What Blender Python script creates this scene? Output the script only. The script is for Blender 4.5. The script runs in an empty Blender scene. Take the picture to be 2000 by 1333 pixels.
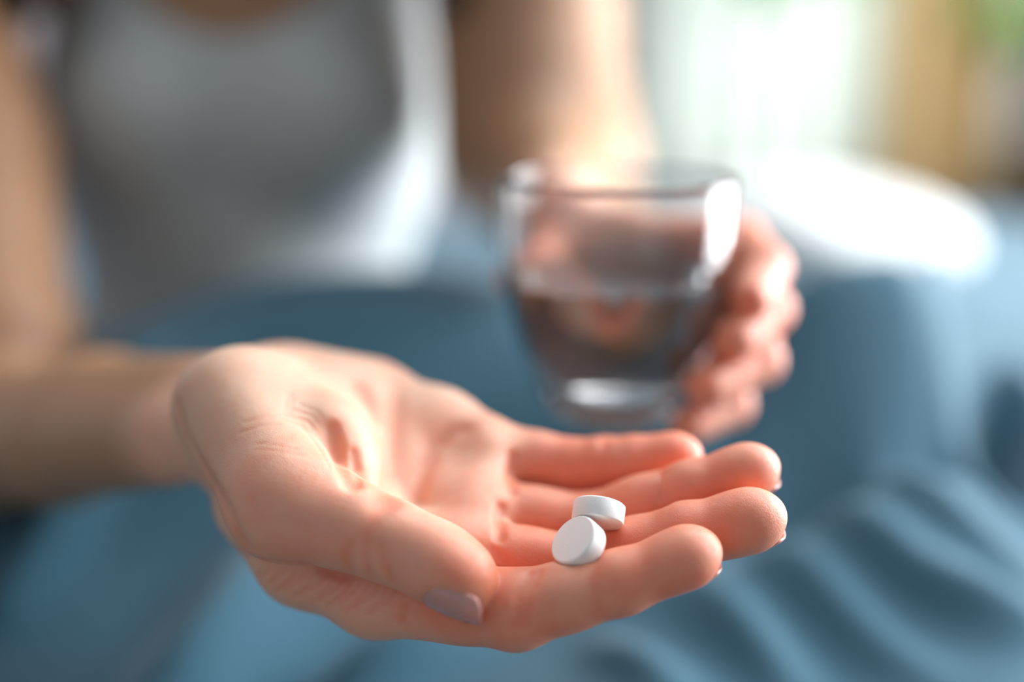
import bpy, bmesh, math, random
import numpy as np
from mathutils import Vector, Matrix

# ------------------------------------------------------------------ camera
FPX = 2222.0                     # focal length in pixels of the 2000 px frame (40 mm lens)
PITCH = math.radians(14.0)
CAMZ = 1000.0                    # camera height, mm
cs, sn = math.cos(PITCH), math.sin(PITCH)
FWD = np.array([0, cs, -sn]); UPV = np.array([0, sn, cs]); RGT = np.array([1.0, 0, 0])
CAM = np.array([0, 0, CAMZ])
FOCUS = 284.0

def P(px, py, d):
    """world point (mm) seen at this pixel at depth d"""
    return CAM + FWD*d + RGT*((px-1000)/FPX*d) - UPV*((py-666.5)/FPX*d)

S = bpy.context.scene
COL = S.collection
cam_d = bpy.data.cameras.new('camera'); cam = bpy.data.objects.new('camera', cam_d); COL.objects.link(cam)
cam.location = Vector(CAM/1000); cam.rotation_euler = (math.pi/2-PITCH, 0, 0)
cam_d.sensor_width = 36; cam_d.lens = 40.0; cam_d.clip_start = 0.01
cam_d.dof.use_dof = True; cam_d.dof.focus_distance = FOCUS/1000; cam_d.dof.aperture_fstop = 1.8
S.camera = cam
S.view_settings.view_transform = 'Standard'; S.view_settings.look = 'None'
S.view_settings.gamma = 1; S.view_settings.use_curve_mapping = False
S.view_settings.exposure = 0.1
S.cycles.use_denoising = True
S.cycles.max_bounces = 10; S.cycles.transmission_bounces = 10; S.cycles.transparent_max_bounces = 12
S.cycles.sample_clamp_indirect = 6; S.cycles.blur_glossy = 0.5
S.cycles.caustics_refractive = True; S.cycles.caustics_reflective = False

# ------------------------------------------------------------------ light
W = bpy.data.worlds.new('sky'); S.world = W; W.use_nodes = True
bg = W.node_tree.nodes['Background']; bg.inputs[0].default_value = (0.86, 0.95, 1.0, 1); bg.inputs[1].default_value = 0.375

def area(name, loc, target, sx, sy, power, color):
    l = bpy.data.lights.new(name, 'AREA'); l.shape = 'RECTANGLE'; l.size = sx; l.size_y = sy
    l.energy = power; l.color = color
    o = bpy.data.objects.new(name, l); COL.objects.link(o); o.location = loc
    o.rotation_euler = (Vector(target)-Vector(loc)).to_track_quat('-Z', 'Y').to_euler()
    return o
area('window_daylight', (1.72, 1.08, 1.33), (0.3, 0.75, 1.10), 1.3, 1.8, 150, (0.94, 0.97, 1.0))
area('back_window_daylight', (0.75, 2.75, 1.42), (0.6, 1.5, 1.2), 1.0, 1.3, 23, (0.97, 1.0, 0.98))
area('added_overhead_fill', (0.45, 1.15, 2.45), (0.0, 0.45, 0.85), 1.0, 1.0, 21, (0.95, 0.97, 1.0))  # added overhead fill for palm and finger tops; the room has no roof window

# ------------------------------------------------------------------ helpers
def tag(o, label=None, cat=None, group=None, kind=None):
    if label: o['label'] = label
    if cat: o['category'] = cat
    if group: o['group'] = group
    if kind: o['kind'] = kind
    return o

def mesh_obj(name, verts, faces, mat=None, parent=None, smooth=True):
    me = bpy.data.meshes.new(name)
    me.from_pydata([tuple(v) for v in verts], [], [tuple(f) for f in faces])
    me.update()
    if smooth: me.shade_smooth()
    o = bpy.data.objects.new(name, me); COL.objects.link(o)
    if mat: me.materials.append(mat)
    if parent: o.parent = parent
    return o

def bm_obj(name, bm, mat=None, parent=None, smooth=False):
    bmesh.ops.recalc_face_normals(bm, faces=bm.faces)
    me = bpy.data.meshes.new(name); bm.to_mesh(me); bm.free()
    if smooth: me.shade_smooth()
    o = bpy.data.objects.new(name, me); COL.objects.link(o)
    if mat: me.materials.append(mat)
    if parent: o.parent = parent
    return o

def box(name, x0, x1, y0, y1, z0, z1, mat, parent=None, bevel=0.0):
    bm = bmesh.new()
    bmesh.ops.create_cube(bm, size=1)
    for v in bm.verts:
        v.co = Vector(((x0+x1)/2+v.co.x*(x1-x0), (y0+y1)/2+v.co.y*(y1-y0), (z0+z1)/2+v.co.z*(z1-z0)))
    if bevel: bmesh.ops.bevel(bm, geom=bm.edges[:], offset=bevel, segments=3, affect='EDGES')
    return bm_obj(name, bm, mat, parent)

def lathe(name, prof, center, mat, parent=None, n=96):
    """prof: list of (r, z) in mm, closed or ending on the axis"""
    vs, fs = [], []; m = len(prof)
    for i in range(n):
        a = 2*math.pi*i/n
        for r, z in prof:
            vs.append(((center[0]+r*math.cos(a))/1000, (center[1]+r*math.sin(a))/1000, (center[2]+z)/1000))
    for i in range(n):
        j = (i+1) % n
        for k in range(m-1):
            fs.append((i*m+k, j*m+k, j*m+k+1, i*m+k+1))
    o = mesh_obj(name, vs, fs, mat, parent)
    bm = bmesh.new(); bm.from_mesh(o.data); bmesh.ops.remove_doubles(bm, verts=bm.verts, dist=1e-6)
    bmesh.ops.recalc_face_normals(bm, faces=bm.faces); bm.to_mesh(o.data); bm.free()
    o.data.shade_smooth()
    return o

# ------------------------------------------------------------------ materials
def new_mat(name):
    m = bpy.data.materials.new(name); m.use_nodes = True
    nt = m.node_tree; b = nt.nodes['Principled BSDF']
    return m, nt, b
def N(nt, t, **kw):
    n = nt.nodes.new(t)
    for k, v in kw.items():
        if k in n.inputs.keys(): n.inputs[k].default_value = v
        else: setattr(n, k, v)
    return n
def L(nt, a, b): nt.links.new(a, b)

def cloth_mat(name, col, rough=0.9, scale=900, bump=0.25, translucent=0.0, col2=None):
    m, nt, b = new_mat(name)
    tc = N(nt, 'ShaderNodeTexCoord')
    nz = N(nt, 'ShaderNodeTexNoise', Scale=6.0, Detail=4.0)
    L(nt, tc.outputs['Object'], nz.inputs['Vector'])
    mx = N(nt, 'ShaderNodeMix', data_type='RGBA')
    c2 = col2 or tuple(c*0.86 for c in col)
    mx.inputs[6].default_value = (*c2, 1); mx.inputs[7].default_value = (*col, 1)
    L(nt, nz.outputs[0], mx.inputs[0]); L(nt, mx.outputs[2], b.inputs['Base Color'])
    b.inputs['Roughness'].default_value = rough
    b.inputs['Sheen Weight'].default_value = 0.15
    wv = N(nt, 'ShaderNodeTexNoise', Scale=float(scale), Detail=2.0)
    L(nt, tc.outputs['Object'], wv.inputs['Vector'])
    bp = N(nt, 'ShaderNodeBump', Strength=bump, Distance=0.0004)
    L(nt, wv.outputs[0], bp.inputs['Height']); L(nt, bp.outputs[0], b.inputs['Normal'])
    if translucent:
        tr = N(nt, 'ShaderNodeBsdfTranslucent'); L(nt, mx.outputs[2], tr.inputs[0])
        ms = N(nt, 'ShaderNodeMixShader'); ms.inputs[0].default_value = translucent
        out = nt.nodes['Material Output']
        L(nt, b.outputs[0], ms.inputs[1]); L(nt, tr.outputs[0], ms.inputs[2]); L(nt, ms.outputs[0], out.inputs[0])
    return m

def skin_mat():
    m, nt, b = new_mat('skin')
    tc = N(nt, 'ShaderNodeTexCoord')
    at = N(nt, 'ShaderNodeAttribute'); at.attribute_name = 'pigment'   # R: palm redness, G: bare arm tan
    sep = N(nt, 'ShaderNodeSeparateColor'); L(nt, at.outputs['Color'], sep.inputs[0])
    nz = N(nt, 'ShaderNodeTexNoise', Scale=70.0, Detail=5.0, Roughness=0.6)
    L(nt, tc.outputs['Object'], nz.inputs['Vector'])
    mot = N(nt, 'ShaderNodeMapRange'); mot.inputs[1].default_value = 0.35; mot.inputs[2].default_value = 0.65
    mot.inputs[3].default_value = -0.16; mot.inputs[4].default_value = 0.16
    L(nt, nz.outputs[0], mot.inputs[0])
    ad = N(nt, 'ShaderNodeMath', operation='ADD', use_clamp=True)
    L(nt, sep.outputs[0], ad.inputs[0]); L(nt, mot.outputs[0], ad.inputs[1])
    m1 = N(nt, 'ShaderNodeMix', data_type='RGBA')
    m1.inputs[6].default_value = (0.78, 0.53, 0.395, 1); m1.inputs[7].default_value = (0.79, 0.27, 0.165, 1)
    L(nt, ad.outputs[0], m1.inputs[0])
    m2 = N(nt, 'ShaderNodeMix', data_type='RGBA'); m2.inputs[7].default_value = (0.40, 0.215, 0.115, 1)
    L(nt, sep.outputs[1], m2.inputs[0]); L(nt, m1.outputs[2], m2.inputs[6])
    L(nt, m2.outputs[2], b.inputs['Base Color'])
    b.inputs['Subsurface Weight'].default_value = 0.8
    b.inputs['Subsurface Radius'].default_value = (1.0, 0.32, 0.16)
    b.inputs['Subsurface Scale'].default_value = 0.006
    b.inputs['Roughness'].default_value = 0.42
    b.inputs['Specular IOR Level'].default_value = 0.45
    # fine skin relief: cross-hatched lines and pores
    vo = N(nt, 'ShaderNodeTexVoronoi', Scale=1500.0); vo.feature = 'DISTANCE_TO_EDGE'
    mp = N(nt, 'ShaderNodeMapping'); mp.inputs['Scale'].default_value = (1.6, 0.8, 0.8)
    wn = N(nt, 'ShaderNodeTexNoise', Scale=300.0, Detail=2.0)
    L(nt, tc.outputs['Object'], wn.inputs['Vector'])
    va = N(nt, 'ShaderNodeVectorMath', operation='SCALE'); va.inputs['Scale'].default_value = 0.0012
    L(nt, wn.outputs['Color'], va.inputs[0])
    vb = N(nt, 'ShaderNodeVectorMath', operation='ADD'); L(nt, tc.outputs['Object'], vb.inputs[0]); L(nt, va.outputs[0], vb.inputs[1])
    L(nt, vb.outputs[0], mp.inputs['Vector']); L(nt, mp.outputs[0], vo.inputs['Vector'])
    cl = N(nt, 'ShaderNodeMath', operation='MINIMUM'); cl.inputs[1].default_value = 0.14
    L(nt, vo.outputs[0], cl.inputs[0])
    bp = N(nt, 'ShaderNodeBump', Strength=0.38, Distance=0.0008)
    L(nt, cl.outputs[0], bp.inputs['Height'])
    n2 = N(nt, 'ShaderNodeTexNoise', Scale=420.0, Detail=4.0); L(nt, tc.outputs['Object'], n2.inputs['Vector'])
    bp2 = N(nt, 'ShaderNodeBump', Strength=0.3, Distance=0.0004)
    L(nt, n2.outputs[0], bp2.inputs['Height']); L(nt, bp.outputs[0], bp2.inputs['Normal'])
    L(nt, bp2.outputs[0], b.inputs['Normal'])
    return m

def plain(name, col, rough=0.6, scale=20, var=0.1):
    m, nt, b = new_mat(name)
    tc = N(nt, 'ShaderNodeTexCoord'); nz = N(nt, 'ShaderNodeTexNoise', Scale=float(scale), Detail=5.0)
    L(nt, tc.outputs['Object'], nz.inputs['Vector'])
    mx = N(nt, 'ShaderNodeMix', data_type='RGBA')
    mx.inputs[6].default_value = (*[c*(1-var) for c in col], 1); mx.inputs[7].default_value = (*[min(1, c*(1+var)) for c in col], 1)
    L(nt, nz.outputs[0], mx.inputs[0]); L(nt, mx.outputs[2], b.inputs['Base Color'])
    b.inputs['Roughness'].default_value = rough
    return m

def glass_mat(name, ior, col=(1, 1, 1)):
    m, nt, b = new_mat(name)
    b.inputs['Transmission Weight'].default_value = 1; b.inputs['IOR'].default_value = ior
    b.inputs['Roughness'].default_value = 0.0; b.inputs['Base Color'].default_value = (*col, 1)
    return m

M_skin = skin_mat()
M_top = cloth_mat('white_jersey', (0.50, 0.53, 0.53), scale=1400)
M_duvet = cloth_mat('blue_cotton', (0.033, 0.122, 0.180), scale=700, col2=(0.022, 0.088, 0.135))
M_pillow = cloth_mat('white_cotton', (0.72, 0.75, 0.74))
M_sheer = cloth_mat('sheer_white', (0.80, 0.84, 0.80), translucent=0.5)
M_drape = cloth_mat('tan_linen', (0.78, 0.64, 0.40), translucent=0.4)
M_wall = plain('mauve_plaster', (0.42, 0.38, 0.40), 0.9)
M_wood = plain('brown_wood', (0.12, 0.085, 0.045), 0.5)
M_glass = glass_mat('clear_glass', 1.5)
M_water = glass_mat('water', 1.33)
M_leaf = plain('leaf_green', (0.12, 0.30, 0.04), 0.5)

# nail
M_nail, nt, b = new_mat('nail')
b.inputs['Base Color'].default_value = (0.58, 0.31, 0.28, 1); b.inputs['Roughness'].default_value = 0.22
b.inputs['Subsurface Weight'].default_value = 0.4; b.inputs['Subsurface Scale'].default_value = 0.002
b.inputs['Coat Weight'].default_value = 0.2
# tablet
M_pill, nt, b = new_mat('chalky_tablet')
tc = N(nt, 'ShaderNodeTexCoord'); nz = N(nt, 'ShaderNodeTexNoise', Scale=2500.0, Detail=3.0); L(nt, tc.outputs['Object'], nz.inputs['Vector'])
bp = N(nt, 'ShaderNodeBump', Strength=0.25, Distance=0.0002); L(nt, nz.outputs[0], bp.inputs['Height']); L(nt, bp.outputs[0], b.inputs['Normal'])
b.inputs['Base Color'].default_value = (0.86, 0.87, 0.86, 1); b.inputs['Roughness'].default_value = 0.75
b.inputs['Subsurface Weight'].default_value = 0.25; b.inputs['Subsurface Scale'].default_value = 0.001

# ------------------------------------------------------------------ distance fields (mm)
def smin(a, b, k):
    h = np.maximum(k-np.abs(a-b), 0.0)
    return np.minimum(a, b)-h*h*0.25/k
def rcone(p, a, b, ra, rb):
    """round cone"""
    ba = b-a; l2 = ba@ba; rr = ra-rb; a2 = l2-rr*rr; il2 = 1.0/l2
    pa = p-a; y = pa@ba; z = y-l2
    q = pa*l2-y[:, None]*ba; x2 = (q*q).sum(1); y2 = y*y*l2; z2 = z*z*l2
    k = np.sign(rr)*rr*rr*x2
    c1 = np.sign(z)*a2*z2 > k; c2 = np.sign(y)*a2*y2 < k
    return np.where(c1, np.sqrt(x2+z2)*il2-rb, np.where(c2, np.sqrt(x2+y2)*il2-ra, (np.sqrt(x2*a2*il2)+y*rr)*il2-ra))
def chain(p, pts, rs, k=2.5):
    d = None
    for i in range(len(pts)-1):
        c = rcone(p, pts[i], pts[i+1], rs[i], rs[i+1])
        d = c if d is None else smin(d, c, k)
    return d
def ellip(p, c, axes, r):
    """ellipsoid, axes rows = unit vectors, r = radii"""
    q = (p-c)@np.array(axes).T; r = np.array(r, float)
    k0 = np.sqrt(((q/r)**2).sum(1)); k1 = np.sqrt(((q/(r*r))**2).sum(1))+1e-9
    return k0*(k0-1.0)/k1
def unit(v): return v/np.linalg.norm(v)
def sstep(x, a, b):
    t = np.clip((x-a)/(b-a), 0, 1); return t*t*(3-2*t)

def surface_nets(F, origin, h):
    s = F < 0
    nx, ny, nz = F.shape
    cnt = np.zeros((nx-1, ny-1, nz-1), np.int8)
    offs = [(i, j, k) for i in (0, 1) for j in (0, 1) for k in (0, 1)]
    for i, j, k in offs: cnt += s[i:nx-1+i, j:ny-1+j, k:nz-1+k]
    act = (cnt > 0) & (cnt < 8)
    idx = np.argwhere(act); n = len(idx)
    num = -np.ones(act.shape, np.int64); num[act] = np.arange(n)
    acc = np.zeros((n, 3)); w = np.zeros(n)
    edges = [(a, b) for a in offs for b in offs if sum(np.subtract(b, a)) == 1 and all(y >= x for x, y in zip(a, b))]
    for a, b in edges:
        fa = F[idx[:, 0]+a[0], idx[:, 1]+a[1], idx[:, 2]+a[2]]; fb = F[idx[:, 0]+b[0], idx[:, 1]+b[1], idx[:, 2]+b[2]]
        m = (fa < 0) != (fb < 0)
        t = np.where(m, fa/np.where(m, fa-fb, 1), 0)
        pt = np.array(a)[None, :]+t[:, None]*(np.array(b)-np.array(a))[None, :]
        acc += np.where(m[:, None], pt, 0); w += m
    V = (idx+acc/w[:, None])*h+origin
    quads = []
    for ax in range(3):
        sl = [slice(None)]*3
        u, v = [a for a in range(3) if a != ax]
        A = [slice(1, -1)]*3; B = [slice(1, -1)]*3
        A[ax] = slice(0, -1); B[ax] = slice(1, None)
        sa = s[tuple(A)]; sb = s[tuple(B)]
        e = np.argwhere(sa != sb)
        if not len(e): continue
        base = e.copy(); base[:, u] += 1; base[:, v] += 1
        flip = sa[tuple(e.T)]
        def g(du, dv):
            c = base.copy(); c[:, u] += du; c[:, v] += dv
            return num[tuple(c.T)]
        q = np.stack([g(-1, -1), g(0, -1), g(0, 0), g(-1, 0)], 1)
        if ax == 1: flip = ~flip
        q = np.where(flip[:, None], q, q[:, ::-1])
        quads.append(q[(q >= 0).all(1)])
    return V, np.concatenate(quads)

def evalf(f, pts, chunk=400000):
    return np.concatenate([f(pts[i:i+chunk]) for i in range(0, len(pts), chunk)])

def polygonize(f, lo, hi, h, coarse=6.0, snap=2):
    lo = np.array(lo, float); hi = np.array(hi, float)
    r = int(round(coarse/h)); H = r*h
    nc = np.ceil((hi-lo)/H).astype(int)+1
    g = np.stack(np.meshgrid(*[np.arange(k) for k in nc], indexing='ij'), -1).reshape(-1, 3)*H+lo
    C = evalf(f, g).reshape(nc)
    nf = (nc-1)*r+1
    if r > 1:
        F = C
        for ax in range(3):
            x = np.arange(nf[ax])/r; i0 = np.minimum(x.astype(int), nc[ax]-2); t = x-i0
            sh = [1, 1, 1]; sh[ax] = -1; t = t.reshape(sh)
            F = np.take(F, i0, ax)*(1-t)+np.take(F, i0+1, ax)*t
        near = np.argwhere(np.abs(F) < H*1.0)
        F[tuple(near.T)] = evalf(f, near*h+lo)
    else: F = C
    V, Q = surface_nets(F, lo, h)
    for _ in range(snap):
        d = evalf(f, V); e = 0.25*h
        gr = np.stack([evalf(f, V+np.eye(3)[i]*e)-d for i in range(3)], 1)/e
        gl = (gr*gr).sum(1)
        step = np.clip(d/np.maximum(gl, 0.3), -0.6*h, 0.6*h)
        V = V-gr*step[:, None]
    return V, Q

def trace(f, px, py, d0=150.0, dmax=1200.0):
    """march the view rays through the given pixels until they meet the surface: where on the thing a crease lies"""
    px = np.atleast_1d(np.array(px, float)); py = np.atleast_1d(np.array(py, float))
    dr = FWD[None]+((px-1000)/FPX)[:, None]*RGT[None]-((py-666.5)/FPX)[:, None]*UPV[None]
    n = np.linalg.norm(dr, axis=1); t = np.full(len(px), d0)
    for _ in range(120):
        dd = f(CAM+dr*t[:, None]); t = np.minimum(t+0.8*dd/n, dmax)
    return CAM+dr*t[:, None], t

# ------------------------------------------------------------------ the woman's right hand (palm up)
def D(d): return 300+(d-375)*0.95          # depth bookkeeping
def PH(px, py, d):
    t = min(max((780-px)/340.0, 0), 1)          # the heel of the hand lies a little nearer
    return P(px, py, D(d)-17*t*t*(3-2*t))
# name: joints, radii
fingers = {
 'index':  ([PH(735,1155,372), PH(1008,1192,353), PH(1212,1138,350), PH(1340,1091,350)], [11.3, 9.5, 7.6, 7.3]),
 'middle': ([PH(810,1085,378), PH(1130,1112,371), PH(1340,1048,364), PH(1462,1020,362)], [10.5, 8.7, 8.3, 7.9]),
 'ring':   ([PH(850,1000,394), PH(1150,1028,389), PH(1350,958,380), PH(1458,925,378)], [9.8, 8.6, 7.7, 7.3]),
 'pinky':  ([PH(910,885,412), PH(1120,914,404), PH(1240,905,400), PH(1315,896,398)], [9.5, 8.0, 7.4, 6.7]),
}
thumb = ([PH(452,795,410), PH(560,978,376), PH(762,1057,354), PH(903,1137,348)], [16.2, 14.2, 9.9, 8.6])
W_in = PH(450, 830, 436)
LAT = unit(PH(910,885,412)-PH(735,1160,372))        # across the palm, thumb side to little-finger side
FIN = unit(PH(1130,1112,368)-PH(810,1085,377))      # along the fingers
PN = unit(np.cross(FIN, LAT)); PN = PN if PN@UPV > 0 else -PN   # out of the palm
wristR = PH(385, 822, 446)
elbowR = P(-60, 868, 560)
fore = unit(elbowR-wristR)
lat2 = unit(LAT-fore*(LAT@fore))

def f_forearmR(p):
    a = chain(p, [wristR-lat2*9, wristR*0.6+elbowR*0.4-lat2*8, elbowR-lat2*6], [13.8, 20, 31], 12)
    b = chain(p, [wristR+lat2*11, wristR*0.6+elbowR*0.4+lat2*12, elbowR+lat2*6], [13.8, 21, 31], 12)
    return smin(a, b, 16)

def f_palm(p):
    d = chain(p, [PH(508,985,418), PH(600,1085,394), PH(735,1155,372)], [13, 13, 11.3], 6)        # 2nd metacarpal
    d = smin(d, chain(p, [PH(515,905,428), PH(640,1010,404), PH(810,1085,380)], [14, 12, 10.5], 6), 9)
    d = smin(d, chain(p, [PH(500,850,434), PH(680,930,415), PH(850,1000,396)], [14, 12, 10], 6), 9)
    d = smin(d, chain(p, [PH(580,772,442), PH(722,796,430), PH(855,845,416), PH(932,872,410)], [13.8, 13.7, 12.2, 10], 6), 8)
    d = smin(d, rcone(p, W_in-LAT*4, W_in+LAT*12, 14.5, 14.5), 10)
    # pads below the finger roots
    d = smin(d, rcone(p, PH(955,905,402), PH(930,1010,386), 7.5, 7), 10)
    d = smin(d, rcone(p, PH(930,1010,386), PH(905,1080,374), 7, 7), 10)
    # heel of the hand and thenar mass
    d = smin(d, ellip(p, PH(618,768,428), [unit(PH(860,862,416)-PH(560,775,442)), LAT, PN], [24, 12, 12]), 10)
    d = smin(d, chain(p, [PH(520,790,416), PH(640,878,391), PH(690,965,378)], [15, 13, 9], 6), 14)
    d = smin(d, chain(p, [PH(655,830,419), PH(760,890,410), PH(850,960,402)], [12, 11, 9], 6), 13)
    return d

def f_thumb_meta(p): return rcone(p, thumb[0][0], thumb[0][1], thumb[1][0], thumb[1][1])
def f_fingers(p):
    F = None
    for nm, (j, r) in fingers.items():
        d = chain(p, j, r, 3.0)
        ax = unit(j[3]-j[2]); side = unit(np.cross(ax, PN)); up = unit(np.cross(side, ax))
        up = up if up@PN > 0 else -up
        # finger pads: fingertip pulp, middle and near segments
        d = smin(d, ellip(p, j[3]+up*r[3]*0.12-ax*1.0, [ax, side, up], [r[3]*1.35, r[3]*0.99, r[3]*0.93]), 3)
        for a, b, q, fr in ((1, 2, 0.5, 0.86), (0, 1, 0.62, 0.85)):
            axx = unit(j[b]-j[a]); s2 = unit(np.cross(axx, PN)); u2 = unit(np.cross(s2, axx)); u2 = u2 if u2@PN > 0 else -u2
            c = j[a]*(1-q)+j[b]*q; ln = np.linalg.norm(j[b]-j[a])
            rr = r[a]*(1-q)+r[b]*q
            d = smin(d, ellip(p, c+u2*rr*(0.0 if nm == 'index' else 0.13), [axx, s2, u2], [ln*0.36, rr*0.93, rr*(0.9 if nm == 'index' else 0.93)]), 3)
        F = d if F is None else smin(F, d, 0.9)
    return F
def f_thumb(p):
    j, r = thumb
    d = smin(rcone(p, j[1], j[2], r[1], r[2]), rcone(p, j[2], j[3], r[2]*0.97, r[3]), 3)
    ax = unit(j[3]-j[2])
    toward = unit(PH(930,1040,345)-PH(880,1140,350)); toward = unit(toward-ax*(toward@ax))
    sd = np.cross(ax, toward)
    d = smin(d, ellip(p, j[2]*0.38+j[3]*0.62+toward*2.4, [ax, toward, sd], [13.0, 8.6, 9.4]), 4)
    return d

def pill_frame(px, py, d, nx, ny, cosv):
    """nx,ny: picture direction of the visible face's normal (x right, y down); cosv: cosine to the viewer"""
    sv = math.sqrt(1-cosv**2); q = math.hypot(nx, ny)
    n = unit(RGT*(sv*nx/q)-UPV*(sv*ny/q)-FWD*cosv)
    t1 = unit(np.cross(n, UPV)); return P(px, py, d), n, t1, np.cross(n, t1)
PR, PT = 6.6, 5.1
PILL_A = pill_frame(1169, 1003, 286.4, -0.18, 1.0, 0.42)
PILL_B = pill_frame(1130, 1063, 279.0, -0.72, -0.69, 0.52)
def f_pill(p, fr):
    q = p-fr[0]; z = q@fr[1]; rr = np.linalg.norm(q-z[:, None]*fr[1], axis=1)
    a = rr-PR; b_ = np.abs(z)-PT/2-0.15
    return np.minimum(np.maximum(a, b_), 0)+np.hypot(np.maximum(a, 0), np.maximum(b_, 0))
GROOVES = []       # (polyline points, depth, width, bounding lo, hi)
def f_hand_base(p):
    F = f_fingers(p)
    pal = f_palm(p)
    d = smin(pal, F, 5.0)
    along = (p-thumb[0][0])@unit(thumb[0][1]-thumb[0][0])
    tm = f_thumb_meta(p)
    kk = 9.0-6.0*sstep(along, 8, 36)
    d = smin(d, tm, kk)
    t = f_thumb(p)
    al2 = (p-thumb[0][1])@unit(thumb[0][2]-thumb[0][1])
    d = smin(d, t, np.maximum(0.6, 6.0*(1-sstep(al2, -8, 8))))
    tmt = smin(tm, t, 7.0)
    d = np.minimum(d, tmt)
    return d
def f_right(p):
    d = smin(f_hand_base(p), f_forearmR(p), 7)
    for fr in (PILL_A, PILL_B):           # the soft skin gives way under the tablets
        m = np.linalg.norm(p-fr[0], axis=1) < 14
        if m.any(): d[m] = -smin(-d[m], f_pill(p[m], fr)-0.05, 0.9)
    for pts, dep, wid, lo, hi in GROOVES:
        m = np.all((p > lo) & (p < hi), 1)
        if not m.any(): continue
        q = p[m]; best = np.full(len(q), 1e9)
        for a, b_ in zip(pts[:-1], pts[1:]):
            ba = b_-a; t = np.clip(((q-a)@ba)/(ba@ba+1e-9), 0, 1)
            dd = q-a-t[:, None]*ba; best = np.minimum(best, (dd*dd).sum(1))
        d[m] += dep*np.exp(-best/(wid*wid))
    return d

def add_grooves(f, specs):
    out = []
    for pl, dep, wid in specs:
        pl = np.array(pl, float)
        # resample
        seg = []
        for a, b_ in zip(pl[:-1], pl[1:]):
            n = max(1, int(np.hypot(*(b_-a))/12))
            for i in range(n): seg.append(a+(b_-a)*i/n)
        seg.append(pl[-1]); seg = np.array(seg)
        pts, t = trace(f, seg[:, 0], seg[:, 1])
        # split where the ray jumps to another surface
        run = [pts[0]]
        for k in range(1, len(pts)):
            if np.linalg.norm(pts[k]-pts[k-1]) > 9:
                if len(run) > 1: out.append((np.array(run), dep, wid))
                run = []
            run.append(pts[k])
        if len(run) > 1: out.append((np.array(run), dep, wid))
    for pts, dep, wid in out:
        GROOVES.append((pts, dep, wid, pts.min(0)-3*wid, pts.max(0)+3*wid))

add_grooves(lambda q: smin(f_hand_base(q), f_forearmR(q), 7), [
 # palm lines
 ([(770,745),(768,800),(765,860),(757,940),(745,980)], 1.1, 3.4),
 ([(905,838),(880,845),(846,875),(826,925),(818,975)], 1.0, 2.4),
 ([(700,760),(725,800),(742,860)], 0.8, 3.0),
 # creases at the finger roots
 ([(1000,890),(996,930),(998,960)], 1.5, 1.5),
 ([(978,992),(975,1020),(976,1052)], 1.5, 1.4),
 ([(962,1072),(985,1098),(975,1115)], 0.7, 1.4),
 ([(1035,1120),(1015,1165),(1010,1220)], 0.7, 1.3),
 ([(1055,1118),(1035,1160),(1028,1220)], 0.5, 1.2),
 # knuckle creases on ring and index finger
 ([(1292,925),(1287,955),(1295,990)], 0.9, 1.1),
 ([(1306,920),(1302,950),(1308,985)], 0.3, 0.8),
 ([(1180,860),(1176,900),(1180,950)], 0.7, 1.6),
 ([(1165,1095),(1160,1140),(1168,1200)], 0.35, 1.6),
 # thumb: crease over the joint and the three lines behind it
 ([(769,981),(735,1010),(715,1045)], 0.6, 2.2),
 ([(685,1065),(676,1090),(684,1115)], 0.5, 1.5),
 ([(716,1062),(712,1090),(722,1125)], 0.6, 1.3),
 ([(742,1065),(748,1095),(765,1135)], 0.6, 1.3),
 # deep fold between thumb root and palm
 ([(645,838),(652,868),(664,905),(686,945)], 2.4, 2.0),
 ([(690,885),(695,915),(700,945)], 1.0, 1.3),
 # tendon line and first web fold
 ([(345,790),(362,850),(392,905),(425,960),(452,1010),(475,1062)], 0.9, 2.4),
 ([(466,1078),(500,1092),(540,1100),(600,1104),(673,1126)], 1.0, 1.5),
 ([(803,1165),(790,1185),(783,1215)], 0.7, 1.2),
 # fine wrinkles on the thenar skin
 ([(560,812),(600,822),(625,850),(655,900),(664,915)], 0.28, 0.7),
 ([(548,818),(590,832),(618,868),(645,912)], 0.26, 0.6),
 ([(572,800),(610,812),(634,845),(645,870)], 0.25, 0.6),
 ([(585,790),(620,805),(640,835)], 0.2, 0.6),
 ([(495,870),(530,862),(570,850)], 0.12, 0.7),
 ([(505,866),(540,870),(580,878)], 0.12, 0.7),
 ([(498,878),(540,880),(590,890)], 0.12, 0.7),
 ([(480,825),(520,812),(548,808)], 0.22, 0.6),
 ([(470,845),(510,832),(545,828)], 0.2, 0.6),
 ([(560,770),(558,795),(556,812)], 0.18, 0.6),
 ([(570,768),(570,792),(566,808)], 0.18, 0.6),
 # wrinkles over the back of the hand below the thumb
]+[([(x, y), (x-16, y+22+6*(i % 2)), (x-40-5*(i % 3), y+44+10*(i % 2))], 0.26+0.08*(i % 3), 0.75) for i, (x, y) in enumerate([(500+17*k, 1100+max(0, k-4)*4.4) for k in range(17)])])

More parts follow.
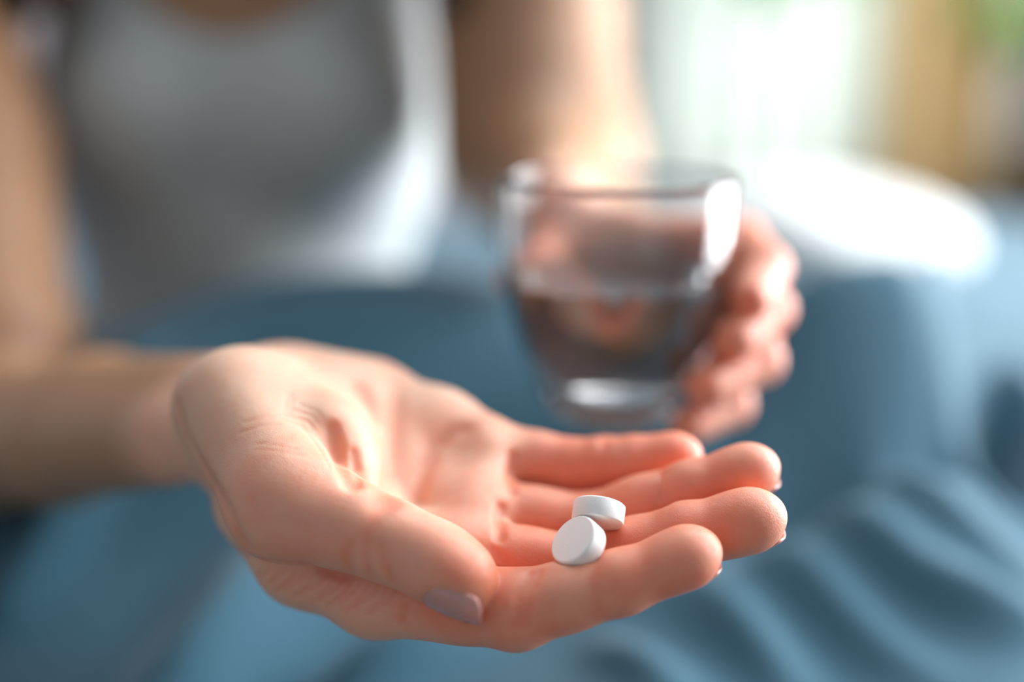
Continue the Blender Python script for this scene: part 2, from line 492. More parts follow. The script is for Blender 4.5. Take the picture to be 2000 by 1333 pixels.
# ------------------------------------------------------------------ the glass (used to pose the left hand)
GD = 386.0
g_top = P(1208, 348, GD); GX, GY = g_top[0], g_top[1]
GZ1 = g_top[2]; GH = 84.0; GZ0 = GZ1-GH
def GR(z):        # outer radius at height z above the base
    t = np.clip(z/GH, 0, 1)
    return 20.5+20.0*(1-(1-t)**3)
def around(phi, dr, py=None, z=None):
    """point beside the glass: angle in degrees (0 right, 90 away, -90 near), dr outside the wall"""
    if z is None: z = (P(1208, py, GD)-np.array([0, 0, GZ0]))[2]
    a = math.radians(phi); r = GR(z)+dr
    return np.array([GX+r*math.cos(a), GY+r*math.sin(a), GZ0+z])
def glass_z(py): return (P(1208, py, GD))[2]-GZ0
lf = {
 'index':  ([around(80, 14, 510), around(30, 15, 500), around(-2, 12, 530), around(-26, 8.6, 570)], [9.5, 9.0, 7.8, 6.9]),
 'middle': ([around(82, 14, 585), around(28, 19, 580), around(-8, 15, 610), around(-34, 8.6, 645)], [9.8, 9.4, 8.0, 7.1]),
 'ring':   ([around(84, 15, 665), around(26, 24, 680), around(-14, 17, 710), around(-46, 9.0, 735)], [9.5, 9.2, 7.9, 7.1]),
 'pinky':  ([around(86, 17, 745), around(30, 26, 780), around(-8, 17, 815), around(-40, 9.0, 832)], [8.5, 8.2, 7.3, 6.4]),
}
lthumb = ([around(98, 24, 575), around(112, 19, 565), around(124, 12, 575), around(137, 8.4, 590)], [14, 11, 9.0, 7.6])
wristL = around(104, 36, 520)
elbowL = P(1085, 335, 635)
shoL = P(1010, -230, 735)
shoR = P(-165, -110, 690)
foreL = unit(elbowL-wristL)
def f_left(p):
    F = None
    for nm, (j, r) in lf.items():
        d = chain(p, j, r, 3.0)
        F = d if F is None else smin(F, d, 1.2)
    pal = None
    for nm, (j, r) in lf.items():
        c = rcone(p, wristL+(j[0]-wristL)*0.12, j[0], 13, r[0]+1)
        pal = c if pal is None else smin(pal, c, 9)
    d = smin(pal, F, 6)
    d = smin(d, chain(p, lthumb[0], lthumb[1], 4), 7)
    up = np.array([0, 0, 1.0])
    up = unit(up-foreL*(up@foreL))
    a = chain(p, [wristL-up*8, wristL*0.5+elbowL*0.5-up*8, elbowL], [15, 24, 36], 12)
    b_ = chain(p, [wristL+up*8, wristL*0.5+elbowL*0.5+up*8, elbowL], [15, 24, 36], 12)
    return smin(d, smin(a, b_, 14), 12)

# ------------------------------------------------------------------ torso
XF = np.array([1.0, 0, 0]); YF = np.array([0, 1.0, 0]); ZF = np.array([0, 0, 1.0])
T_bust = P(475, 215, 775); T_waist = P(478, 500, 790); T_neck = P(455, -190, 760); T_hip = P(485, 800, 800)
def f_torso(p):
    d = ellip(p, T_bust, [XF, YF, ZF], [133, 88, 130])
    d = smin(d, ellip(p, T_waist, [XF, YF, ZF], [108, 78, 130]), 40)
    d = smin(d, ellip(p, T_hip, [XF, YF, ZF], [145, 100, 90]), 40)
    d = smin(d, ellip(p, T_neck+ZF*-10, [XF, YF, ZF], [140, 62, 62]), 45)
    for px in (300, 640):                                   # breasts
        d = smin(d, ellip(p, P(px, 235, 715), [XF, YF, ZF], [54, 48, 52]), 26)
    d = smin(d, rcone(p, T_neck+YF*10, T_neck+ZF*105-YF*12, 56, 50), 25)     # neck
    return d
def f_arms(p):
    a = chain(p, [shoR, P(-60,300,640), P(-12,670,575), elbowR], [50, 43, 38, 32], 12)
    b_ = chain(p, [shoL, shoL*0.5+elbowL*0.5, elbowL], [50, 48, 48], 20)
    b_ = smin(b_, rcone(p, P(960, 0, 710), P(985, 305, 665), 38, 40), 20)
    return a, b_
def f_head(p):
    c = T_neck+ZF*205-YF*30
    d = ellip(p, c, [XF, YF, ZF], [73, 92, 98])
    d = smin(d, ellip(p, c-ZF*62-YF*30, [XF, YF, ZF], [50, 54, 46]), 25)     # jaw
    d = smin(d, rcone(p, c-YF*90+ZF*-2, c-YF*101-ZF*34, 6, 9), 8)            # nose
    d = smin(d, ellip(p, c-YF*80-ZF*62, [XF, YF, ZF], [24, 9, 6]), 5)        # lips
    for s in (-1, 1):
        d = smin(d, ellip(p, c+XF*s*73-ZF*14, [XF, YF, ZF], [8, 16, 28]), 6)  # ears
        d = smin(d, ellip(p, c+XF*s*31-YF*77-ZF*6, [XF, YF, ZF], [15, 10, 9]), 6)
    return d
def f_body(p):
    a, b_ = f_arms(p)
    t = f_torso(p)
    t = smin(t, rcone(p, shoR+ZF*4, T_neck-ZF*2+YF*8-XF*30, 44, 50), 30)      # shoulder girdle
    t = smin(t, rcone(p, shoL+ZF*4, T_neck-ZF*2+YF*8+XF*30, 44, 50), 30)
    d = smin(t, a, 22); d = smin(d, b_, 22)
    d = smin(d, f_head(p), 22)
    d = smin(d, smin(f_hand_base(p), f_forearmR(p), 7), 22)
    d = smin(d, f_left(p), 22)
    return d

def cut_keep(V, Q, keep):
    """drop quads whose centre fails keep(); compact"""
    c = V[Q].mean(1); Q = Q[keep(c)]
    u, inv = np.unique(Q, return_inverse=True)
    return V[u], inv.reshape(Q.shape)

QUAL = 0.6
# fine right hand; the cut lies across the forearm
cutR = wristR+fore*55; nR = fore
cutL = wristL+foreL*40; nL = foreL
def f_right_full(p):
    return smin(f_right(p), f_arms(p)[0], 22)
hand_lo = np.array([min(j[0] for j in [P(300,700,360), cutR])-45, P(900,1200,262)[1]-25, P(1000,1272,290)[2]-32])
allj = np.array([x for j, r in list(fingers.values())+[thumb] for x in j]+[wristR, cutR, W_in, PH(580,765,440)])
V1, Q1 = polygonize(f_right_full, allj.min(0)-36, allj.max(0)+36, QUAL)
V1, Q1 = cut_keep(V1, Q1, lambda c: (c-cutR)@nR < 0)
alll = np.array([x for j, r in list(lf.values())+[lthumb] for x in j]+[wristL, cutL])
def f_left_full(p): return smin(f_left(p), f_arms(p)[1], 22)
V2, Q2 = polygonize(f_left_full, alll.min(0)-62, alll.max(0)+62, 1.6, coarse=6.4)
V2, Q2 = cut_keep(V2, Q2, lambda c: (c-cutL)@nL < 0)
bodypts = np.array([shoR, shoL, elbowR, elbowL, T_hip, T_bust, T_neck+ZF*330, cutL, cutR])
V3, Q3 = polygonize(f_body, bodypts.min(0)-[85, 110, 85], bodypts.max(0)+[85, 110, 20], 5.0, coarse=5.0)
def keep3(c):
    r = ((c-cutR)@nR < 3.5) & (evalf(f_right, c) < 14)
    l = ((c-cutL)@nL < 3.5) & (evalf(f_left, c) < 14) & (np.linalg.norm(c-wristL, axis=1) < 140)
    return ~(r | l)
V3, Q3 = cut_keep(V3, Q3, keep3)

def pigment(V):
    """redness of finger pads, knuckles and creases; tan of the arms"""
    red = np.full(len(V), 0.30); tan = np.zeros(len(V))
    for hands, th in ((fingers, thumb), (lf, lthumb)):
        for j, r in list(hands.values())+[th]:
            d = np.linalg.norm(V-j[3], axis=1); red += 0.40*np.exp(-(d/15)**2)
            m_ = np.linalg.norm(V-(j[1]+j[2])/2, axis=1); red += 0.26*np.exp(-(m_/26)**2)
            for q in (j[1], j[2]):
                d = np.linalg.norm(V-q, axis=1); red += 0.22*np.exp(-(d/14)**2)
            red += 0.25*np.exp(-(np.linalg.norm(V-(j[0]*0.35+j[1]*0.65), axis=1)/16)**2)
    c = PH(760, 900, 395); red -= 0.04*np.exp(-(np.linalg.norm(V-c, axis=1)/35)**2)
    red -= 0.28*np.exp(-(np.linalg.norm(V-PH(480,770,400), axis=1)/26)**2)
    for pts, dep, wid, lo, hi in GROOVES:
        m = np.all((V > lo) & (V < hi), 1)
        if not m.any(): continue
        q = V[m]; best = np.full(len(q), 1e9)
        for a, b_ in zip(pts[:-1], pts[1:]):
            ba = b_-a; t = np.clip(((q-a)@ba)/(ba@ba+1e-9), 0, 1); dd = q-a-t[:, None]*ba
            best = np.minimum(best, (dd*dd).sum(1))
        red[m] += min(0.3, 0.2*dep+0.06)*np.exp(-best/(wid*wid*1.2))
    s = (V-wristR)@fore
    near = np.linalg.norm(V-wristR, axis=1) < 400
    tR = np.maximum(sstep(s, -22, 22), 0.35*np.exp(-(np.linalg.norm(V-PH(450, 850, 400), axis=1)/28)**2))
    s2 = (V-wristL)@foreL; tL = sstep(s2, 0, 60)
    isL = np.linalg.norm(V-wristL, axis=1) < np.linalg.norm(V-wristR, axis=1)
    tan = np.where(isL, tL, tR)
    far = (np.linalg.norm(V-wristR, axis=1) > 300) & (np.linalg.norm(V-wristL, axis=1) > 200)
    tan = np.where(far, 1, tan)
    lp = T_neck+ZF*205-YF*30-YF*86-ZF*62; q = (V-lp)*[1/24, 1/14, 1/7]; m = (q*q).sum(1) < 1
    red[m] = 1.0; tan[m] = 0.25
    return np.clip(red, 0, 1), np.clip(tan, 0, 1)

Vall = np.concatenate([V1, V2, V3]); Qall = np.concatenate([Q1, Q2+len(V1), Q3+len(V1)+len(V2)])
bm = bmesh.new()
bv = [bm.verts.new(v) for v in (Vall/1000.0)]
for q in Qall:
    try: bm.faces.new([bv[i] for i in q])
    except ValueError: pass
bm.verts.index_update()
# close the two gaps across the forearms
for cut, n in ((cutR/1000, nR), (cutL/1000, nL)):
    c = Vector(cut); nn = Vector(n)
    be = [e for e in bm.edges if e.is_boundary and abs((e.verts[0].co-c).dot(nn)) < 0.016 and (e.verts[0].co-c).length < 0.10]
    try: bmesh.ops.bridge_loops(bm, edges=be)
    except Exception as ex: print('bridge', ex)
bmesh.ops.recalc_face_normals(bm, faces=bm.faces)
me = bpy.data.meshes.new('person'); bm.to_mesh(me); bm.free(); me.shade_smooth()
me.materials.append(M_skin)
woman = bpy.data.objects.new('person', me); COL.objects.link(woman)
tag(woman, 'person in a white tank top holding out an open palm and a glass', 'person')
vv = np.empty(len(me.vertices)*3); me.vertices.foreach_get('co', vv); vv = vv.reshape(-1, 3)*1000
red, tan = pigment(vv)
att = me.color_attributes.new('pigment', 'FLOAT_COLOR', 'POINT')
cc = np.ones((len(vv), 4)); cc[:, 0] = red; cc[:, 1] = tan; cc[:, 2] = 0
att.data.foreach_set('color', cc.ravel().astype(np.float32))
print('hand verts', len(V1), len(V2), len(V3))

# tank top: an offset of the torso, open at the neck and arm holes
def f_top(p):
    a, b_ = f_arms(p)
    shell = f_torso(p)-3.0
    fold = 2.2*np.sin(p[:, 2]*0.045+p[:, 0]*0.03)*np.exp(-((p[:, 2]-T_waist[2])/70)**2)
    shell = shell-fold
    # scoop neckline
    nl = P(450, 72, 690)
    u = (p[:, 0]-nl[0])/105.0
    zlim = nl[2]+np.minimum(85*u*u, 85+900*np.maximum(np.abs(u)-1, 0)*0+0)
    front = p[:, 2]-np.where(np.abs(u) < 1.0, zlim, zlim+60)
    arm_r = -(np.linalg.norm((p-(shoR+XF*12))*[1, 0.6, 0.75], axis=1)-66)
    arm_l = -(np.linalg.norm((p-(shoL-XF*12))*[1, 0.6, 0.75], axis=1)-66)
    d = np.maximum(shell, front*0.7)
    d = np.maximum(d, np.maximum(arm_r, arm_l))
    return np.maximum(d, T_hip[2]-40-p[:, 2])
Vt, Qt = polygonize(f_top, T_hip-[180, 125, 60], T_neck+[180, 110, 60], 5.0, coarse=5.0, snap=1)
top = mesh_obj('tank_top', Vt/1000, Qt, M_top, woman)
tag(top, 'white sleeveless top with a scoop neckline')

# hair (falls behind the shoulders, above the frame)
def f_hair(p):
    c = T_neck+ZF*205-YF*30
    d = ellip(p, c+ZF*16+YF*14, [XF, YF, ZF], [84, 98, 100])
    d = smin(d, ellip(p, c-ZF*70+YF*52, [XF, YF, ZF], [74, 44, 120]), 30)
    for px in (40, 905):                  # long locks in front of the shoulders
        d = smin(d, chain(p, [c+XF*(62 if px > 400 else -62), P(px, -190, 668), P(px+(6 if px < 400 else -16), -12, 655)], [30, 30, 15], 20), 22)
    d = d+1.2*np.sin(p[:, 0]*0.5+p[:, 2]*0.05)
    cut = ellip(p, c-ZF*36-YF*66, [XF, YF, ZF], [60, 60, 82])
    return np.maximum(d, -cut)
cH = T_neck+ZF*205-YF*30
Vh, Qh = polygonize(f_hair, cH-[270, 200, 330], cH+[270, 150, 140], 5.0, coarse=5.0, snap=1)
hair = mesh_obj('hair', Vh/1000, Qh, plain('dark_brown_hair', (0.05, 0.028, 0.015), 0.45), woman)

# eyes, brows
M_eye, nt, b = new_mat('eye'); b.inputs['Base Color'].default_value = (0.85, 0.83, 0.8, 1); b.inputs['Roughness'].default_value = 0.1
M_iris = plain('iris_brown', (0.10, 0.05, 0.02), 0.2)
M_hair = hair.data.materials[0]
for sx in (-1, 1):
    ec = cH+XF*sx*31-YF*79-ZF*6
    bm = bmesh.new(); bmesh.ops.create_uvsphere(bm, u_segments=24, v_segments=16, radius=0.0105); bmesh.ops.translate(bm, verts=bm.verts, vec=Vector(ec/1000)); eye = bm_obj('eye', bm, M_eye, woman, True)
    bm = bmesh.new(); bmesh.ops.create_uvsphere(bm, u_segments=20, v_segments=12, radius=0.0055)
    for v in bm.verts: v.co.y *= 0.35
    bmesh.ops.translate(bm, verts=bm.verts, vec=Vector((ec-YF*9.2-ZF*2)/1000)); bm_obj('iris', bm, M_iris, eye, True)
    bc = [cH+XF*sx*(14+10*i)-YF*(86-2.6*i*i*0.6)+ZF*(12+3.2*i-0.9*i*i) for i in range(5)]
    vs, fs = [], []
    for i, c_ in enumerate(bc):
        w = (2.6, 3.2, 3.0, 2.3, 0.9)[i]
        for a_ in range(6): vs.append((c_+ZF*w*math.sin(a_*math.pi/3)+YF*2.6*math.cos(a_*math.pi/3))/1000)
    for i in range(4):
        for a_ in range(6): fs.append((i*6+a_, i*6+(a_+1) % 6, (i+1)*6+(a_+1) % 6, (i+1)*6+a_))
    mesh_obj('eyebrow', vs, fs, M_hair, woman)

# fingernails: plates that follow the fingertip and stand a little proud of it
def nail(name, a0, ax, out, ln, half, over=1.2, label=None):
    ax = unit(ax); out = unit(out-ax*(out@ax)); sd = np.cross(ax, out)
    nu, nv = 14, 16
    org, dr, hh = [], [], []
    for i in range(nu+1):
        s = i/nu*2-1
        for j in range(nv+1):
            t = j/nv
            th = s*half*(1-0.22*(1-t)**2.5)*(1-0.28*max(0, (t-0.7)/0.3)**2.5)
            tt = t*ln*(1-0.10*s*s*t)+(1-t)*0.18*ln*s*s
            org.append(a0+ax*tt); dr.append(out*math.cos(th)+sd*math.sin(th)); hh.append(0.32-0.42*s**4)
    org = np.array(org); dr = np.array(dr); hh = np.array(hh)
    rr = np.full(len(org), 2.0)
    for _ in range(40): rr -= f_right(org+dr*rr[:, None])*0.8
    rr = np.clip(rr, 2, 12)
    # the free edge runs on past the fingertip instead of following its rounding
    g = rr.reshape(nu+1, nv+1)
    for j in range(nv+1):
        if j/nv > 0.62:
            k = int(0.62*nv); g[:, j] = np.maximum(g[:, j], g[:, k]-(j/nv-0.62)*ln*0.22)
    rr = g.ravel()
    top_ = org+dr*(rr+hh)[:, None]; bot = org+dr*(rr+hh-0.7)[:, None]
    vs = np.concatenate([bot, top_])/1000; fs = []
    m = (nu+1)*(nv+1)
    idx = lambda l, i, j: l*m+i*(nv+1)+j
    for i in range(nu):
        for j in range(nv):
            fs.append((idx(1, i, j), idx(1, i+1, j), idx(1, i+1, j+1), idx(1, i, j+1)))
            fs.append((idx(0, i, j), idx(0, i, j+1), idx(0, i+1, j+1), idx(0, i+1, j)))
    for i in range(nu):
        fs.append((idx(0, i, 0), idx(0, i+1, 0), idx(1, i+1, 0), idx(1, i, 0)))
        fs.append((idx(0, i, nv), idx(1, i, nv), idx(1, i+1, nv), idx(0, i+1, nv)))
    for j in range(nv):
        fs.append((idx(0, 0, j), idx(1, 0, j), idx(1, 0, j+1), idx(0, 0, j+1)))
        fs.append((idx(0, nu, j), idx(0, nu, j+1), idx(1, nu, j+1), idx(1, nu, j)))
    o = mesh_obj(name, vs, fs, M_nail, woman)
    if label: tag(o, label)
    return o
tj = thumb[0]; tax = unit(tj[3]-tj[2])
nail('fingernail', tj[2]*0.25+tj[3]*0.75, tax, -UPV*0.8-RGT*0.3-FWD*0.8, 14.5, 0.85, label='thumbnail')
for nm, (j, r) in fingers.items():
    ax = unit(j[3]-j[2]); dors = -PN
    nail('fingernail', j[3]-ax*4.0, ax, dors, r[3]+4.6, 0.9)

# ------------------------------------------------------------------ tablets
def tablet(fr, label):
    c, n, t1, t2 = fr; R_, T = PR, PT
    prof = [(0, T/2+0.15), (R_*0.55, T/2+0.12), (R_-0.42, T/2), (R_-0.05, T/2-0.3), (R_, T/2-0.45), (R_, -T/2+0.45), (R_-0.05, -T/2+0.3), (R_-0.42, -T/2), (R_*0.55, -T/2-0.12), (0, -T/2-0.15)]
    N_ = 72; vs, fs = [], []; m = len(prof)
    for i in range(N_):
        a = 2*math.pi*i/N_
        for r, z in prof: vs.append((t1*r*math.cos(a)+t2*r*math.sin(a)+n*z)/1000)
    for i in range(N_):
        k = (i+1) % N_
        for q_ in range(m-1): fs.append((i*m+q_, i*m+q_+1, k*m+q_+1, k*m+q_))
    o = mesh_obj('tablet', vs, fs, M_pill); o.location = Vector(c/1000)
    b2 = bmesh.new(); b2.from_mesh(o.data); bmesh.ops.remove_doubles(b2, verts=b2.verts, dist=1e-6); bmesh.ops.recalc_face_normals(b2, faces=b2.faces); b2.to_mesh(o.data); b2.free(); o.data.shade_smooth()
    o.data.set_sharp_from_angle(angle=0.5)
    return tag(o, label, 'tablet', 'white tablets on the open palm')
tablet(PILL_A, 'round white tablet lying behind, underside turned to the viewer')
tablet(PILL_B, 'round white tablet in front, flat face up, leaning on the other one')

# ------------------------------------------------------------------ glass of water
zs = np.linspace(0, GH, 40)
outer = [(0, 0.0), (GR(0)-3, 0.0)]+[(float(GR(z)), float(z)+0.001 if z > 0 else 1.5) for z in zs]
inner = [(float(GR(z))-2.0, float(z)) for z in np.linspace(GH, 13, 34)]+[(20, 11.2), (0, 10.8)]
rim = [(float(GR(GH))-0.6, GH+0.7), (float(GR(GH))-1.4, GH+0.7)]
glass = lathe('drinking_glass', outer+rim+inner, (GX, GY, GZ0), M_glass)
tag(glass, 'clear round-bottomed drinking glass half full of water in the left hand', 'glass')
wz = float(glass_z(548))
wp = [(0, 10.85), (20, 11.25)]+[(float(GR(z))-2.03, float(z)) for z in np.linspace(13, wz, 24)]+[(float(GR(wz))-2.9, wz-0.5), (float(GR(wz))-5, wz-0.7), (0, wz-0.7)]
water = lathe('water', wp, (GX, GY, GZ0), M_water, glass)

# ------------------------------------------------------------------ bed, duvet, pillow
BEDZ = 0.60
def bump(x, y, cx, cy, rx, ry, h, ang=0.0, pw=2.0):
    a = math.radians(ang); dx = x-cx; dy = y-cy
    u = (dx*math.cos(a)+dy*math.sin(a))/rx; v = (-dx*math.sin(a)+dy*math.cos(a))/ry
    return h*np.exp(-(np.abs(u)**pw+np.abs(v)**pw))
def ridge(x, y, x0, y0, x1, y1, w, h):
    dx, dy = x1-x0, y1-y0; l2 = dx*dx+dy*dy
    t = np.clip(((x-x0)*dx+(y-y0)*dy)/l2, 0, 1)
    dist = np.hypot(x-x0-t*dx, y-y0-t*dy)
    return h*np.exp(-(dist/w)**2)*np.sin(np.pi*np.clip(0.08+0.84*t, 0, 1))**0.5
def W_(px, py, d): return P(px, py, d)/1000
def G(px, py, z):
    v = FWD+RGT*((px-1000)/FPX)-UPV*((py-666.5)/FPX)
    q = CAM+v*((z*1000-CAMZ)/v[2]); return q[0]/1000, q[1]/1000
def duvet_z(x, y):
    z = np.full_like(x, 0.765)
    z = z+0.02*np.sin(x*5+y*3)*0.6-0.05*sstep(x, 0.42, 0.8)
    z = z+0.0035*np.sin(34*x+21*y+1.5*np.sin(9*y))*np.sin(23*y-17*x+2*np.sin(11*x))+0.002*np.sin(71*x-43*y+2*np.sin(13*x+5*y))
    # lap and thighs
    k = W_(1605, 640, 560); z = z+bump(x, y, k[0]+0.0, k[1]+0.06, 0.090, 0.16, k[2]-0.002-0.765, -12, 3.6)
    t = W_(700, 640, 600); z = np.maximum(z, 0.765+bump(x, y, t[0], t[1]+0.05, 0.24, 0.13, t[2]+0.02-0.765, 10, 2.4))
    def rd(a, b_, w, h, zz=0.775):
        return ridge(x, y, *G(*a, zz), *G(*b_, zz), w, h)
    # folds to the right, running away from the viewer
    z = z+ridge(x, y, *W_(1790,640,650)[:2], *W_(1885,800,560)[:2], 0.018, 0.040)
    z = z+ridge(x, y, *W_(1960,560,760)[:2], *W_(2130,760,560)[:2], 0.022, 0.05)
    # ring of slack cloth around the knee, valley outside it
    z = z+rd((1900,830), (1760,990), 0.018, 0.036)+rd((1770,985), (1470,1040), 0.018, 0.040)
    z = z-rd((1960,900), (1800,1040), 0.022, 0.035)-rd((1810,1045), (1400,1135), 0.024, 0.060)
    # pleats running down to the right
    for a, b_, w, h in (((1840,1005),(2060,1080),.007,.010), ((1735,1075),(2060,1140),.007,.010), ((1690,1125),(2060,1205),.008,.013),
                        ((1590,1150),(1980,1290),.009,.012), ((1500,1185),(1800,1345),.009,.011), ((1375,1225),(1560,1365),.009,.013),
                        ((1180,1280),(1330,1390),.009,.012), ((1860,1225),(2100,1300),.007,.010)):
        z = z+rd(a, b_, w*1.25, h*0.75)
    # left folds
    z = z+rd((10,1200), (320,985), 0.012, 0.024)+rd((330,1030), (450,985), 0.008, 0.012)
    z = z+rd((320,1400), (530,1150), 0.026, 0.026)+rd((640,1350), (880,1262), 0.010, 0.016)
    return z
xs = np.linspace(-0.95, 0.86, 400); ys = np.linspace(0.16, 1.9, 360)
X, Y = np.meshgrid(xs, ys, indexing='ij'); Z = duvet_z(X, Y)
ex = np.minimum(np.minimum(X+0.95, 0.86-X), np.minimum(Y-0.16, 1.9-Y))
Z = Z-0.10*np.exp(-(ex/0.03)**1.0)
nX, nY = X.shape
vs = np.stack([X.ravel(), Y.ravel(), Z.ravel()], 1)
inside = evalf(f_torso, vs*1000).reshape(nX, nY) < -6
fs = [(i*nY+j, (i+1)*nY+j, (i+1)*nY+j+1, i*nY+j+1) for i in range(nX-1) for j in range(nY-1) if not inside[i, j]]
duvet = mesh_obj('duvet', vs, fs, M_duvet)
tag(duvet, 'rumpled teal blue duvet spread over the bed and lap', 'duvet')

bed = bpy.data.objects.new('bed', None); COL.objects.link(bed); bed.location = (0.05, 1.03, 0)
tag(bed, 'wooden bed with mattress under the blue duvet', 'bed')
def inbed(o): o.parent = bed; o.matrix_parent_inverse = Matrix.Translation((-0.05, -1.03, 0)); return o
inbed(box('mattress', -0.93, 0.84, 0.18, 1.98, 0.36, 0.62, cloth_mat('ticking', (0.8, 0.8, 0.78)), bevel=0.03))
inbed(box('bed_frame', -0.96, 0.87, 0.15, 2.02, 0.22, 0.36, M_wood, bevel=0.01))
for sx in (-0.9, 0.8):
    for sy in (0.22, 1.95):
        inbed(box('leg', sx-0.03, sx+0.03, sy-0.03, sy+0.03, 0.0, 0.22, M_wood, bevel=0.005))

# pillow
def pillow(name, c, rx, ry, rz, rot, mat, label):
    bm = bmesh.new(); bmesh.ops.create_uvsphere(bm, u_segments=64, v_segments=32, radius=1)
    R_ = Matrix.Rotation(rot, 4, 'Z')
    for v in bm.verts:
        x, y, z = v.co
        sx = math.copysign(abs(x)**0.55, x); sy = math.copysign(abs(y)**0.55, y)
        e_ = max(abs(sx), abs(sy))
        zz = z*(1-0.3*e_**4)+0.04*math.sin(5*x+3*y)
        v.co = R_ @ Vector((sx*rx, sy*ry, zz*rz))+Vector(c)
    o = bm_obj(name, bm, mat, smooth=True); tag(o, label, 'pillow')
    return o
pc = W_(1640, 455, 1150)
pillow('pillow', (pc[0], pc[1]+0.1, pc[2]-0.01), 0.115, 0.20, 0.05, 0.15, M_pillow, 'plump white pillow on the bed by the window')

# ------------------------------------------------------------------ room
WY = 2.45
def struct(o): o['kind'] = 'structure'; return o
M_floor = plain('oak_floor', (0.35, 0.24, 0.14), 0.5)
struct(box('floor', -2.2, 1.7, -1.0, WY+0.1, -0.05, 0, M_floor))
# back wall with a window opening
wx0, wx1, wz0, wz1 = 0.28, 1.25, 0.75, 2.1
bm = bmesh.new()
def addbox(bm, x0, x1, y0, y1, z0, z1):
    r = bmesh.ops.create_cube(bm, size=1)
    for v in r['verts']:
        v.co = Vector(((x0+x1)/2+v.co.x*(x1-x0), (y0+y1)/2+v.co.y*(y1-y0), (z0+z1)/2+v.co.z*(z1-z0)))
addbox(bm, -2.2, wx0, WY, WY+0.1, 0, 2.5); addbox(bm, wx1, 1.7, WY, WY+0.1, 0, 2.5)
addbox(bm, wx0, wx1, WY, WY+0.1, 0, wz0); addbox(bm, wx0, wx1, WY, WY+0.1, wz1, 2.5)
struct(bm_obj('wall_back', bm, M_wall))
struct(box('wall_left', -2.3, -2.2, -1.0, WY+0.1, 0, 2.5, M_wall))
bm = bmesh.new()
addbox(bm, 1.6, 1.7, -1.0, 0.40, 0, 2.5); addbox(bm, 1.6, 1.7, 1.78, WY+0.1, 0, 2.5)
addbox(bm, 1.6, 1.7, 0.40, 1.78, 0, 0.42); addbox(bm, 1.6, 1.7, 0.40, 1.78, 2.25, 2.5)
struct(bm_obj('wall_right', bm, M_wall))
M_white = plain('white_paint', (0.75, 0.76, 0.75), 0.5)
win = bpy.data.objects.new('window_1', None); COL.objects.link(win); win['kind'] = 'structure'
for nm, a in (('window_frame', (wx0, wx0+0.05, wz0, wz1)), ('window_frame', (wx1-0.05, wx1, wz0, wz1)), ('window_frame', (wx0, wx1, wz0, wz0+0.05)), ('window_frame', (wx0, wx1, wz1-0.05, wz1)), ('window_frame', (0.74, 0.79, wz0, wz1))):
    box(nm, a[0], a[1], WY+0.02, WY+0.08, a[2], a[3], M_white, win)

win2 = bpy.data.objects.new('window_2', None); COL.objects.link(win2); win2['kind'] = 'structure'
for a in ((0.40, 0.45, 0.42, 2.25), (1.73, 1.78, 0.42, 2.25), (1.07, 1.11, 0.42, 2.25), (0.40, 1.78, 0.42, 0.47), (0.40, 1.78, 2.2, 2.25)):
    box('window_frame', 1.62, 1.68, a[0], a[1], a[2], a[3], M_white, win2)

def curtain(name, x0, x1, y, z0, z1, amp, wl, mat, label):
    n = max(40, int((x1-x0)/wl*14)); vs, fs = [], []
    for i in range(n+1):
        x = x0+(x1-x0)*i/n; ph = 2*math.pi*(x-x0)/wl
        for j in range(13):
            t = j/12
            vs.append((x, y+amp*(0.6+0.4*t)*math.sin(ph+0.5*math.sin(3*t)), z1+(z0-z1)*t))
    for i in range(n):
        for j in range(12): fs.append((i*13+j, i*13+j+1, (i+1)*13+j+1, (i+1)*13+j))
    o = mesh_obj(name, vs, fs, mat)
    md = o.modifiers.new('thick', 'SOLIDIFY'); md.thickness = 0.0015
    return tag(o, label, 'curtain')
curtain('sheer_curtain', 0.26, 0.76, WY-0.06, 0.3, 2.2, 0.02, 0.09, M_sheer, 'bright sheer white curtain hanging in front of the window')
curtain('drape', 0.74, 0.97, WY-0.12, 0.25, 2.2, 0.028, 0.075, M_drape, 'tan linen drape gathered beside the sheer curtain')
tag(box('wardrobe', 1.0, 1.58, 2.08, 2.44, 0, 2.1, M_wood), 'dark brown wooden wardrobe beside the tan drape', 'wardrobe')

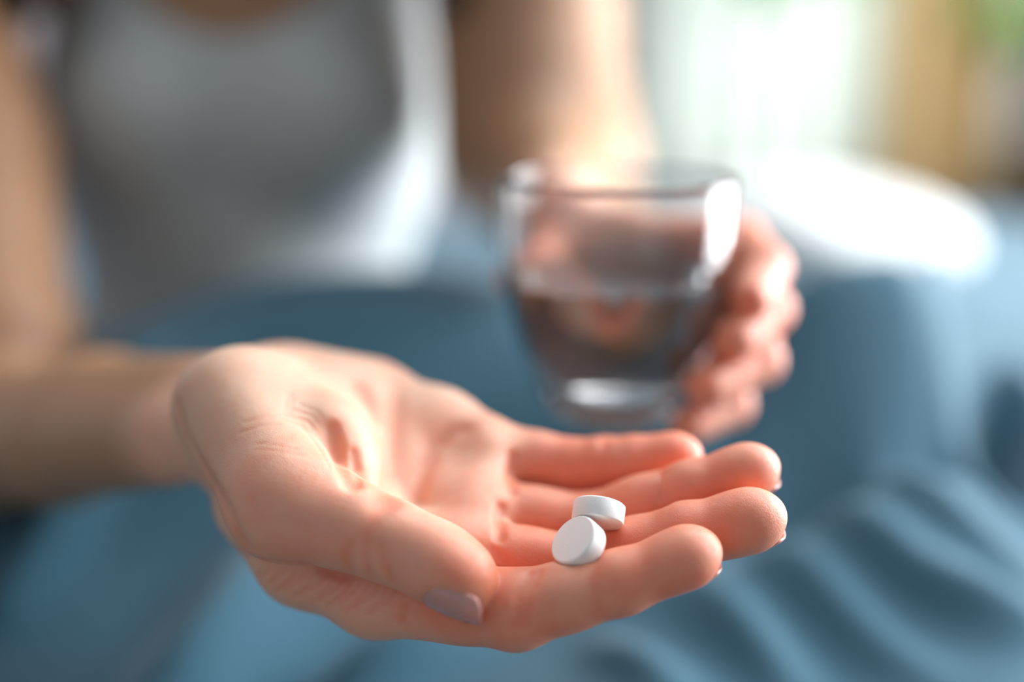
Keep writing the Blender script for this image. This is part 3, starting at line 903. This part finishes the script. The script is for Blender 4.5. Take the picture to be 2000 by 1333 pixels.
# hanging plants by the window
def hanging_plant(c, n, spread, drop, label, seed):
    rnd = random.Random(seed)
    root = bpy.data.objects.new('hanging_plant', None); COL.objects.link(root); root.location = c
    tag(root, label, 'plant', 'hanging plants by the window')
    pot = lathe('pot', [(0, 0), (45, 0), (62, 90), (66, 92), (66, 100), (58, 100), (56, 85), (0, 80)], (0, 0, 0), plain('terracotta', (0.45, 0.2, 0.1), 0.8), root, 32)
    bm = bmesh.new()
    for k in range(3):
        a = k*2*math.pi/3; p0 = Vector((0.064*math.cos(a), 0.064*math.sin(a), 0.097)); p1 = Vector((0, 0, 0.5))
        d = (p1-p0); m = Matrix.Translation((p0+p1)/2) @ d.to_track_quat('Z', 'Y').to_matrix().to_4x4()
        bmesh.ops.create_cone(bm, segments=6, radius1=0.0012, radius2=0.0012, depth=d.length, matrix=m)
    bm_obj('cord', bm, M_wood, root)
    for k in range(n):
        a = rnd.uniform(0, 2*math.pi); r = rnd.uniform(0.3, 1)*spread; z = 0.10-rnd.random()*drop
        if z < 0.1 and r < 0.075: r = 0.075+rnd.random()*0.03
        ln, wd = rnd.uniform(0.05, 0.08), rnd.uniform(0.016, 0.024)
        vs, fs = [], []
        for i in range(7):
            t = i/6; w = wd*math.sin(math.pi*min(1, t*0.94+0.03))**0.8
            for j in (-1, 0, 1): vs.append(Vector((t*ln, j*w, -abs(j)*-0.004-0.35*t*t*ln)))
        for i in range(6):
            for j in range(2): fs.append((i*3+j, (i+1)*3+j, (i+1)*3+j+1, i*3+j+1))
        m = Matrix.Translation((r*math.cos(a), r*math.sin(a), z)) @ Matrix.Rotation(a+rnd.uniform(-.5, .5), 4, 'Z') @ Matrix.Rotation(rnd.uniform(0.1, 0.9), 4, 'Y')
        lf_ = mesh_obj('leaf', [m @ v for v in vs], fs, M_leaf, root)
        md = lf_.modifiers.new('t', 'SOLIDIFY'); md.thickness = 0.0008
hanging_plant(Vector(P(1565, -105, 2080)/1000), 40, 0.10, 0.16, 'small green hanging plant in front of the sheer curtain', 3)
hanging_plant(Vector(P(2040, -70, 1780)/1000), 46, 0.11, 0.20, 'green hanging plant at the right edge, beside the tan drape', 5)
